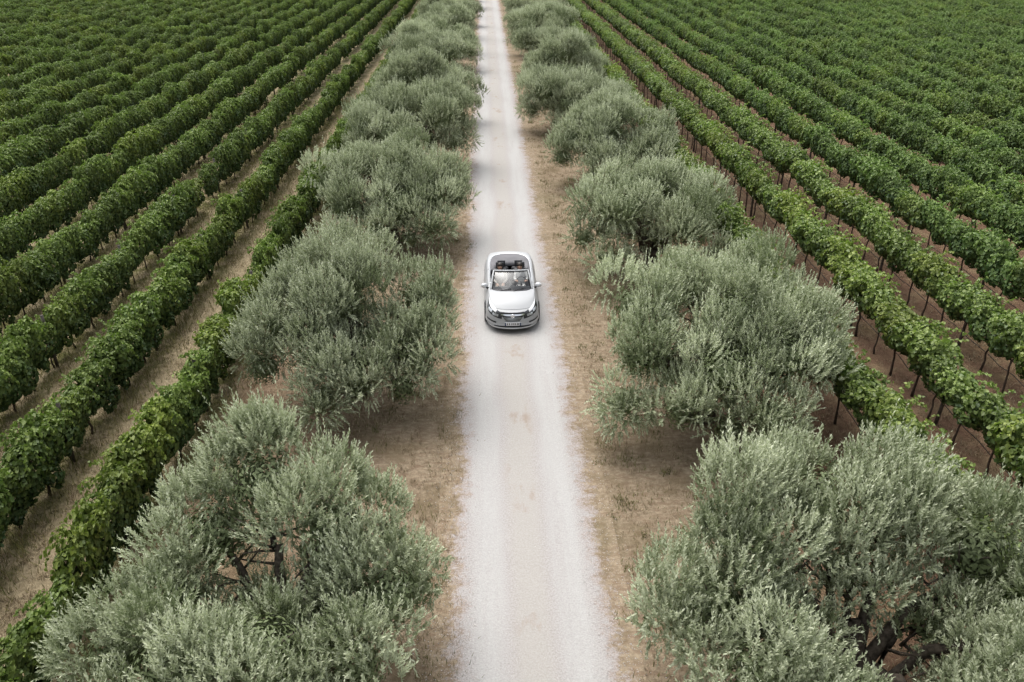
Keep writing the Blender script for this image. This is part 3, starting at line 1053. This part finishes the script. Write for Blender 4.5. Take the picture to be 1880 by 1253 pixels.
# ------------------------------------------------------------------ the open silver car (front looks towards -Y)
def catmull(pts, n):
    """n samples by arc length through the control points."""
    P = [np.array(p, float) for p in pts]
    P = [2 * P[0] - P[1]] + P + [2 * P[-1] - P[-2]]
    out = []
    for i in range(1, len(P) - 2):
        for t in np.linspace(0, 1, 40, endpoint=(i == len(P) - 3)):
            a, b, c, d = P[i - 1:i + 3]
            out.append(0.5 * ((2 * b) + (c - a) * t + (2 * a - 5 * b + 4 * c - d) * t * t + (3 * b - a - 3 * c + d) * t ** 3))
    out = np.array(out)
    L = np.concatenate([[0], np.cumsum(np.linalg.norm(np.diff(out, axis=0), axis=1))])
    s = np.linspace(0, L[-1], n)
    return np.stack([np.interp(s, L, out[:, k]) for k in range(out.shape[1])], -1)


NH = 181
OUT_C = [(0, -2.18), (.20, -2.165), (.40, -2.115), (.57, -2.02), (.69, -1.88), (.76, -1.68), (.785, -1.4), (.79, -1.0), (.79, -.4), (.79, .3), (.80, .95), (.80, 1.4), (.775, 1.75),
         (.71, 2.0), (.58, 2.16), (.40, 2.235), (.2, 2.265), (0, 2.275)]
OPN_C = [(0, -1.24), (.14, -1.237), (.28, -1.22), (.42, -1.19), (.54, -1.13), (.63, -1.03), (.67, -.88), (.69, -.6), (.70, -.25), (.71, .25), (.71, .75), (.70, 1.1), (.67, 1.36),
         (.60, 1.55), (.48, 1.68), (.33, 1.745), (.17, 1.775), (0, 1.785)]
OUTL = catmull(OUT_C, NH)
OPN = catmull(OPN_C, NH)
zr = lambda y: np.interp(y, [-2.3, -2.1, -1.8, -1.3, -.8, 0, 1, 1.6, 2.1, 2.34], [.66, .70, .775, .86, .915, .935, .965, .985, .985, .94])
zc = lambda y: np.interp(y, [-2.3, -2.1, -1.9, -1.55, -1.24, 0, 1.2, 1.6, 1.9, 2.2, 2.34], [.70, .79, .865, .95, 1.0, 1.0, 1.05, 1.075, 1.075, 1.05, .98])
US = [0, .12, .25, .4, .55, .7, .85, 1.0]
SIDE = [0, .048, .082, .102, .112, .122, .122, .05]
FRONT = [0, .045, .075, .10, .12, .135, .165, .19]


def body_point(t, v):
    """t: 0 front centre .. 1 rear centre along the half outline (negative: other side). v<0: over the top towards the cabin, v>0: down the flank."""
    sgn = -1 if t < 0 else 1
    i = min(abs(t), 1.0) * (NH - 1)
    k = min(int(i), NH - 2)
    f = i - k
    o = OUTL[k] * (1 - f) + OUTL[k + 1] * f
    d = OUTL[min(k + 3, NH - 1)] - OUTL[max(k - 2, 0)]
    nrm = np.array([-d[1], d[0]])
    nrm = -nrm / np.linalg.norm(nrm)
    if np.dot(nrm, np.array([o[0], o[1]])) < 0: nrm = -nrm
    if abs(t) < 0.004: nrm = np.array([0, -1.0])
    if abs(t) > 0.996: nrm = np.array([0, 1.0])
    Zr = float(zr(o[1]))
    if v >= 0:
        w = abs(nrm[1]) ** 1.5
        off = np.interp(v, US, SIDE) * (1 - w) + np.interp(v, US, FRONT) * w * (1.0 if o[1] < 0 else 0.8)
        p = o + nrm * off
        z = Zr + (0.19 - Zr) * v
    else:
        q = OPN[k] * (1 - f) + OPN[k + 1] * f
        p = o * (1 + v) - q * v
        # crown of the bonnet and the boot
        zo = float(zc(p[1]))
        edge = min(1.0, -v * (1.0 if abs(o[1]) > 1.2 else 1.0) / 0.55)
        zin = zo - 0.05 * (p[0] / 0.8) ** 2
        e = 1 - (1 - edge) ** 2.4
        z = Zr + (zin - Zr) * e
    return Vector((sgn * p[0], p[1], z))


def patch(ts, lo, hi, nv=5, off=0.006):
    """A thin shell over the body between v=lo(t) and v=hi(t), raised by off."""
    rows = []
    for t in ts:
        row = []
        for j in range(nv):
            v = lo(t) + (hi(t) - lo(t)) * j / (nv - 1)
            a = body_point(t, v)
            b = body_point(t + 0.004, v) - body_point(t - 0.004, v)
            c = body_point(t, v + 0.02) - body_point(t, v - 0.02)
            n = b.cross(c)
            n = n.normalized() if n.length > 1e-9 else Vector((0, -1, 0))
            if n.dot(Vector((a.x, a.y * 0.6, a.z - 0.4))) < 0: n = -n
            row.append(a + n * off)
        rows.append(row)
    return MB().grid(rows)


def rng(a, b, n):
    return [a + (b - a) * k / (n - 1) for k in range(n)]


CAR = empty('convertible_car', (-0.24, 24.45, 0.024))
tag(CAR, 'open silver convertible car driving towards the viewer on the gravel road', 'car')

WY, WX, WR = (-1.36, 1.36), 0.80, 0.335
bm_ = MB()
tt = rng(-1, 1, 2 * NH - 1)
rows = []
for v in [-1, -.9, -.78, -.64, -.5, -.36, -.24, -.14, -.07, -.03, 0, .05, .1, .16, .22, .28, .34, .4, .46, .52, .58, .64, .7, .76, .82, .88, .94, 1.0]:
    rows.append([body_point(t, v) for t in tt[:-1]])
bm_.grid(rows, True)
me = bpy.data.meshes.new('body')
me.from_pydata(bm_.v, [], bm_.f)
b = bmesh.new(); b.from_mesh(me)
arch = 0.385
dead = [f for f in b.faces if abs(f.calc_center_median().x) > 0.6 and f.calc_center_median().z < 0.8 and any((f.calc_center_median().y - wy) ** 2 + (f.calc_center_median().z - WR) ** 2 < arch ** 2 for wy in WY)]
bmesh.ops.delete(b, geom=dead, context='FACES')
for vtx in b.verts:
    if abs(vtx.co.x) > 0.6 and vtx.is_boundary and 0.2 < vtx.co.z < 0.85:
        for wy in WY:
            d = Vector((vtx.co.y - wy, vtx.co.z - WR))
            if 0.3 < d.length < 0.47:
                d = d.normalized() * arch
                vtx.co.y, vtx.co.z = wy + d.x, WR + d.y
bmesh.ops.recalc_face_normals(b, faces=b.faces)
b.to_mesh(me); b.free()
for p in me.polygons: p.use_smooth = True
body = link('body', me, M['paint'], CAR)

# floor pan closes the body below
MB().grid([[body_point(t, 1.0) * 1.0 for t in tt[:-1]], [Vector((0, body_point(t, 1.0).y * 0.8, 0.2)) for t in tt[:-1]]], True).build('floor_pan', M['black'], CAR)

# cabin tub
tub = MB()
loop = [body_point(t, -1.0) for t in tt[:-1]]
tub.grid([loop, [Vector((p.x * .97, p.y * .97 + .01, p.z - .1)) for p in loop], [Vector((p.x * .93, p.y * .9, .42)) for p in loop], [Vector((0, p.y * .6, .40)) for p in loop]], True)
tub.build('cabin_tub', M['interior'], CAR)

# folded-roof cover behind the seats: from the bright belt trim inwards
tcov = [t for t in tt if abs(t) > 0.555]
tpos = [t for t in rng(0.50, 1.5, 90)]


def wrap(t):
    return t if t <= 1 else t - 2


rows = []
for t in tpos:
    p = body_point(wrap(t), -1.0)
    a = abs(p.x)
    w = min(1.0, max(0.0, (p.y - 0.15) / 0.9))
    q = Vector((p.x * (1 - 0.16 * w), p.y - 0.85 * w * max(0.0, min(1, (p.y - .5) / .8)), p.z - 0.005))
    rows.append([p + Vector((0, 0, .006)), p.lerp(q, .3) + Vector((0, 0, .035 * w)), p.lerp(q, .7) + Vector((0, 0, .03 * w)), q + Vector((0, 0, -.0)), q + Vector((0, -.0, -.09))])
MB().grid(rows).build('roof_cover', M['tonneau'], CAR)
# bright trim along doors and round the cover
trim = [body_point(wrap(t), -0.985) + Vector((0, 0, .012)) for t in rng(0.30, 1.70, 140)]
MB().tube(trim, 0.02, 8).build('belt_trim', M['chrome'], CAR)
# seams
for t0 in (-0.365, 0.365, -0.60, 0.60):
    patch(rng(t0 - .0012, t0 + .0012, 2), lambda t: -.95, lambda t: .86, 24, .004).build('door_seam', M['black'], CAR)
patch(rng(-.135, .135, 40), lambda t: -.13 + 7.5 * t * t * .5, lambda t: -.118 + 7.5 * t * t * .5, 2, .003).build('bonnet_seam', M['cowl'], CAR)

# windscreen
def ws(s, h):
    b0 = Vector((.675 * s, -1.22 + .24 * s * s, .985 - .045 * s * s))
    t0 = Vector((.575 * s, -.46 + .09 * s * s, 1.385 - .022 * s * s))
    p = b0.lerp(t0, h)
    p.z += 0.035 * math.sin(math.pi * h)
    return p


ss = rng(-1, 1, 25)
MB().grid([[ws(s * .985, h) for s in ss] for h in rng(0.02, .97, 9)]).build('windscreen', M['glass'], CAR)
fr = [ws(-1, h) for h in rng(-.04, 1, 10)] + [ws(s, 1.0) for s in ss[1:-1]] + [ws(1, h) for h in rng(1, -.04, 10)]
MB().tube(fr, [.042] * 8 + [.036] * (len(fr) - 16) + [.042] * 8, 8).build('windscreen_frame', M['paint'], CAR)
seal = [ws(-.955, h) + Vector((0, -.012, .012)) for h in rng(.04, .955, 10)] + [ws(s * .955, .955) + Vector((0, -.012, .012)) for s in ss[1:-1]] + [ws(.955, h) + Vector((0, -.012, .012)) for h in rng(.955, .04, 10)]
MB().tube(seal, .016, 6).build('windscreen_seal', M['black'], CAR)
MB().grid([[ws(s, 0.0) + Vector((0, -.045 * (1 - .5 * s * s), -.004 + .01)) for s in ss], [ws(s, 0.05) + Vector((0, -.004, .014)) for s in ss]]).build('cowl', M['cowl'], CAR)
for s0 in (-.55, .08):
    MB().tube([ws(s0, .0) + Vector((0, -.03, .03)), ws(s0 + .25, .055) + Vector((0, -.02, .03)), ws(s0 + .52, .07) + Vector((0, -.015, .025))], .010, 6).build('wiper', M['black'], CAR)
rm = MB().ellipsoid((0, -.55, 1.27), (.125, .025, .045), 14, 8)
rm.tube([(0, -.55, 1.29), (0, -.50, 1.35)], .012, 6)
rm.build('rear_view_mirror', M['black'], CAR)

# front lamps, grille, bumper
for sg in (-1, 1):
    ts = [sg * t for t in rng(.060, .215, 26)]
    k = lambda t: (abs(t) - .060) / .155
    up = lambda t: .04 - .40 * k(t) ** 1.1
    lo_ = lambda t: .40 - .36 * k(t) ** 1.4 - .20 * k(t) ** 7
    hl = patch(ts, up, lo_, 6, .007).build('headlight', M['lampdark'], CAR)
    patch(ts[6:], lambda t: up(t) + .005, lambda t: up(t) + (lo_(t) - up(t)) * .38, 4, .012).build('lamp_strip', M['drl'], hl)
    patch([sg * t for t in rng(.080, .115, 8)], lambda t: .15, lambda t: .29, 4, .013).build('lamp_reflector', M['lens'], hl)
    patch([sg * t for t in rng(.122, .158, 8)], lambda t: .05, lambda t: .19, 4, .013).build('lamp_reflector', M['lens'], hl)
    fp = patch([sg * t for t in rng(.088, .152, 14)], lambda t: .62 - .6 * (abs(t) - .088), lambda t: .71 - .9 * (abs(t) - .088), 4, .006).build('fog_recess', M['black'], CAR)
    patch([sg * t for t in rng(.082, .165, 14)], lambda t: .765 - 1.3 * (abs(t) - .088), lambda t: .80 - 1.3 * (abs(t) - .088), 3, .012).build('bumper_trim', M['silver'], CAR)
    patch([sg * t for t in rng(.86, .955, 12)], lambda t: .10, lambda t: .30, 4, .008).build('tail_light', M['red'], CAR)
    patch([sg * t for t in rng(.50, .535, 6)], lambda t: .20, lambda t: .235, 3, .02).build('door_handle', M['chrome'], CAR)
    mr = MB().ellipsoid((sg * .90, -.80, 1.02), (.115, .085, .085), 16, 10, Matrix.Rotation(-sg * .25, 3, 'Z'))
    mo = mr.build('wing_mirror', M['silver'], CAR)
    MB().tube([(sg * .75, -.82, .92), (sg * .82, -.81, .95), (sg * .86, -.80, .975)], [.035, .03, .03], 8).build('mirror_arm', M['black'], mo)
    MB().ellipsoid((sg * .90, -.727, 1.02), (.10, .012, .058), 12, 6, Matrix.Rotation(-sg * .25, 3, 'Z')).build('mirror_glass', M['lens'], mo)
gt = lambda v: .068 - .030 * (max(v - .0, 0) / .5) ** 1.5
gr = MB()
rows = []
for v in rng(.0, .5, 8):
    rows.append([body_point(f * gt(v), v) + Vector((0, -.008, 0)) for f in rng(-1, 1, 21)])
gr.grid(rows)
grille = gr.build('grille', M['black'], CAR)
for v, h in ((.30, .014), (.37, .014), (.44, .012)):
    patch(rng(-gt(v), gt(v), 21), lambda t: v - h, lambda t: v + h, 3, .022).build('grille_bar', M['lens'], grille)
bar = patch(rng(-.066, .066, 25), lambda t: .115 - .02 * (1 - (abs(t) / .066)), lambda t: .185 + .012 * (1 - (abs(t) / .066)), 3, .03).build('chrome_bar', M['chrome'], grille)
c0 = body_point(0, .155) + Vector((0, -.045, 0))
em = MB()
em.tube([c0 + Vector((.06 * math.cos(a), 0, .06 * math.sin(a))) for a in rng(0, 2 * math.pi, 21)], .011, 6)
em.add([c0 + Vector(p) for p in ((-.075, .003, -.008), (.0, .003, .004), (-.012, .003, .018), (.075, .003, .010), (.0, .003, -.002), (.012, .003, -.018))], [[0, 1, 2], [1, 0, 5], [3, 4, 5], [4, 3, 2], [2, 1, 4], [4, 1, 5]])
em.build('emblem', M['chrome'], CAR)
intake = patch(rng(-.098, .098, 30), lambda t: .80 + 6 * t * t, lambda t: .905, 5, .006).build('lower_intake', M['black'], CAR)
patch(rng(-.158, .158, 40), lambda t: .915 - 1.2 * t * t * (abs(t) / .158), lambda t: .965 - 1.6 * t * t * (abs(t) / .158), 3, .02).build('front_lip', M['silver'], CAR)
pc = body_point(0, .66) + Vector((0, -.03, 0))
pl = MB().box(pc, (.52, .012, .11)).build('number_plate', M['plate'], CAR, smooth=False)
for sg in (-1, 1):
    MB().box(pc + Vector((sg * .237, -.008, 0)), (.044, .006, .108)).build('plate_band', M['blue'], pl, smooth=False)
for k, xk in enumerate((-.17, -.11, -.03, .03, .08, .14, .18)):
    MB().box(pc + Vector((xk, -.008, 0)), (.026, .005, .066)).build('plate_mark', M['cowl'], pl, smooth=False)

# wheels
for wy in WY:
    for sg in (-1, 1):
        w = MB()
        prof = [(.20, -.10), (.30, -.105), (.328, -.085), (WR, -.05), (WR, .05), (.328, .085), (.30, .105), (.22, .10)]
        w.grid([[Vector((sg * WX + sg * px, wy + rr * math.cos(a), WR + rr * math.sin(a))) for a in rng(0, 2 * math.pi, 33)[:-1]] for rr, px in prof], True)
        wh = w.build('wheel', M['tyre'], CAR)
        rim = MB()
        rim.grid([[Vector((sg * (WX + px), wy + rr * math.cos(a), WR + rr * math.sin(a))) for a in rng(0, 2 * math.pi, 33)[:-1]] for rr, px in ((.225, .095), (.20, .08), (.19, .02), (.02, .02))], True)
        for k in range(5):
            a = 2 * math.pi * k / 5
            rim.tube([(sg * (WX + .07), wy, WR), (sg * (WX + .085), wy + .21 * math.cos(a), WR + .21 * math.sin(a))], [.035, .024], 6)
        rim.build('rim', M['rim'], wh)
        ln = MB().grid([[Vector((sg * xk, wy + .39 * math.cos(a), WR + .39 * math.sin(a))) for a in rng(-.25, math.pi + .25, 20)] for xk in (.55, .86)])
        ln.build('arch_liner', M['black'], CAR)

# cabin
MB().grid([[(-.62, -1.0, .92), (0, -1.18, .95), (.62, -1.0, .92)], [(-.66, -.7, .93), (0, -.72, .96), (.66, -.7, .93)], [(-.66, -.5, .85), (0, -.46, .88), (.66, -.5, .85)],
           [(-.66, -.52, .55), (0, -.52, .55), (.66, -.52, .55)]]).build('dashboard', M['interior'], CAR, sub=2)
sw = MB().tube([Vector((.36 + .175 * math.cos(a), -.20 + .06 * math.sin(a), .86 + .165 * math.sin(a))) for a in rng(0, 2 * math.pi, 25)], .014, 6)
sw.tube([(.36, -.32, .80), (.36, -.20, .86)], .03, 8)
sw.build('steering_wheel', M['black'], CAR)


def seat(x, y, w=.50, back=.62, name='seat', zb=.45):
    def slab(c, size, rot):
        m = MB(); m.box(c, size, rot); return m
    s = slab((x, y, zb), (w, .50, .16), None).build(name, M['leather'], CAR, bevel=.05)
    rot = Matrix.Rotation(-.30, 3, 'X')
    slab((x, y + .30, zb + .36), (w, .14, back), rot).build('backrest', M['leather'], s, bevel=.05)
    h = MB().box((x, y + .43, zb + .36 + back / 2 + .10), (.27, .10, .18), rot)
    for px in (-.06, .06): h.tube([(x + px, y + .40, zb + .30 + back / 2), (x + px, y + .43, zb + .42 + back / 2)], .008, 6)
    h.build('headrest', M['leather'], s, bevel=.035)


seat(.36, .02); seat(-.36, .02)
seat(.30, .44, .5, .46, 'rear_seat', .42); seat(-.30, .44, .5, .46, 'rear_seat', .42)
MB().box((0, .05, .55), (.16, .8, .14)).build('centre_console', M['interior'], CAR, bevel=.03)


# ------------------------------------------------------------------ the two people in the front seats
def skin_body(name, chains, mat):
    """One continuous surface grown along connected joints: chains of (point, radius); equal points are shared."""
    vs_, es, rad, idx = [], [], [], {}
    for ch in chains:
        prev = None
        for p, r_ in ch:
            key = tuple(round(c, 4) for c in p)
            if key not in idx:
                idx[key] = len(vs_); vs_.append(p); rad.append(r_)
            if prev is not None and prev != idx[key]: es.append((prev, idx[key]))
            prev = idx[key]
    me_ = bpy.data.meshes.new(name)
    me_.from_pydata(vs_, es, [])
    o = link(name, me_, mat)
    sk = o.modifiers.new('skin', 'SKIN')
    for i, r_ in enumerate(rad):
        d = me_.skin_vertices[0].data[i]
        d.radius = (r_, r_) if not hasattr(r_, '__len__') else r_
        d.use_root = (i == 0)
    sub = o.modifiers.new('sub', 'SUBSURF'); sub.levels = 1; sub.render_levels = 2
    for p in me_.polygons: p.use_smooth = True
    sk.use_smooth_shade = True
    return o


def hand(w, d, side):
    """five bent fingers rooted in the palm"""
    w, d = Vector(w), Vector(d).normalized()
    lat = d.cross(Vector((0, 0, 1))).normalized()
    palm = w + d * .07
    ch = [[(tuple(w), .03), (tuple(palm), (.038, .02))]]
    for j, ln in enumerate((.075, .085, .08, .062)):
        r0 = palm + lat * (.026 - .018 * j)
        ch.append([(tuple(palm), (.038, .02)), (tuple(r0 + d * .03), .009), (tuple(r0 + d * (.03 + ln * .5) + Vector((0, 0, -.012))), .009), (tuple(r0 + d * (.03 + ln * .65) + Vector((0, 0, -.045))), .008)])
    th = w + d * .02 + lat * .04 * side
    ch.append([(tuple(w), .03), (tuple(th), .012), (tuple(th + d * .035 + lat * .02 * side + Vector((0, 0, -.015))), .010), (tuple(th + d * .06 + lat * .01 * side + Vector((0, 0, -.03))), .009)])
    return ch


def person(x, tilt, top_mat, label, driving, hair_long):
    base = Vector((x - 0.24, 24.45, 0.024))
    P = lambda a, b_, c: tuple(base + Vector((a, b_, c)))
    pel = (P(0, .10, .60), (.16, .12))
    belly, chest, neck = (P(0, .15, .78), (.15, .105)), (P(0, .20, .98), (.165, .105)), (P(tilt * .3, .20, 1.13), .055)
    ch = [[pel, belly, chest, neck]]
    for s_ in (-1, 1):
        sh = (P(s_ * .175, .19, 1.06), .062)
        if driving:
            el, wr = (P(s_ * .22, .02, .87), .047), (P(s_ * .16, -.12, .90), .033)
        else:
            el, wr = (P(s_ * .23, .08, .82), .045), (P(s_ * .10, -.08, .76), .031)
        ch.append([chest, sh, el, wr])
        hip, kn, an = (P(s_ * .09, .06, .60), .088), (P(s_ * .12, -.34, .70), .062), (P(s_ * .12, -.58, .50), .042)
        ch.append([pel, hip, kn, an])
    o = skin_body('person', ch, top_mat)
    tag(o, label, 'person', 'people in the open car')
    # head, arms' skin and hair are children
    hc = base + Vector((tilt, .18, 1.275))
    hd = skin_body('head', [[(tuple(neck[0]), .05), (tuple(hc + Vector((0, .0, -.07))), (.062, .066)), (tuple(hc), (.077, .09)), (tuple(hc + Vector((0, .01, .065))), (.066, .078))],
                            [(tuple(hc), (.077, .09)), (tuple(hc + Vector((0, -.095, -.005))), .013), (tuple(hc + Vector((0, -.112, -.022))), .010)],
                            [(tuple(hc), (.077, .09)), (tuple(hc + Vector((.078, .01, -.005))), .014)], [(tuple(hc), (.077, .09)), (tuple(hc + Vector((-.078, .01, -.005))), .014)]], M['skin'])
    hd.parent = o
    face = MB()
    for s_ in (-1, 1): face.ellipsoid(hc + Vector((s_ * .03, -.078, .012)), (.013, .008, .007), 8, 6)
    eye = face.build('eyes', M['cowl'], hd)
    MB().ellipsoid(hc + Vector((0, -.08, -.05)), (.024, .010, .007), 8, 6).build('mouth', M['red'], hd)
    hr = MB()
    hr.ellipsoid(hc + Vector((0, .022, .045)), (.092, .10, .085), 16, 10)
    if hair_long:
        hr.ellipsoid(hc + Vector((0, .075, -.06)), (.088, .05, .13), 14, 8)
        hr.ellipsoid(hc + Vector((.06, .06, -.07)), (.04, .05, .12), 10, 8)
    hr.build('hair', M['hair'], o)
    for s_ in (-1, 1):
        wr = (P(s_ * .16, -.12, .90) if driving else P(s_ * .10, -.08, .76))
        hnd = skin_body('hand', hand(wr, (-.15 * s_, -1, .15 if driving else -.1), -s_), M['skin'])
        hnd.parent = o
    return o


person(.36, -.04, M['shirt_w'], 'dark haired driver in a white shirt holding the steering wheel of the open car', True, False)
person(-.36, .0, M['shirt_b'], 'dark haired passenger in a beige top seated beside the driver in the open car', False, True)
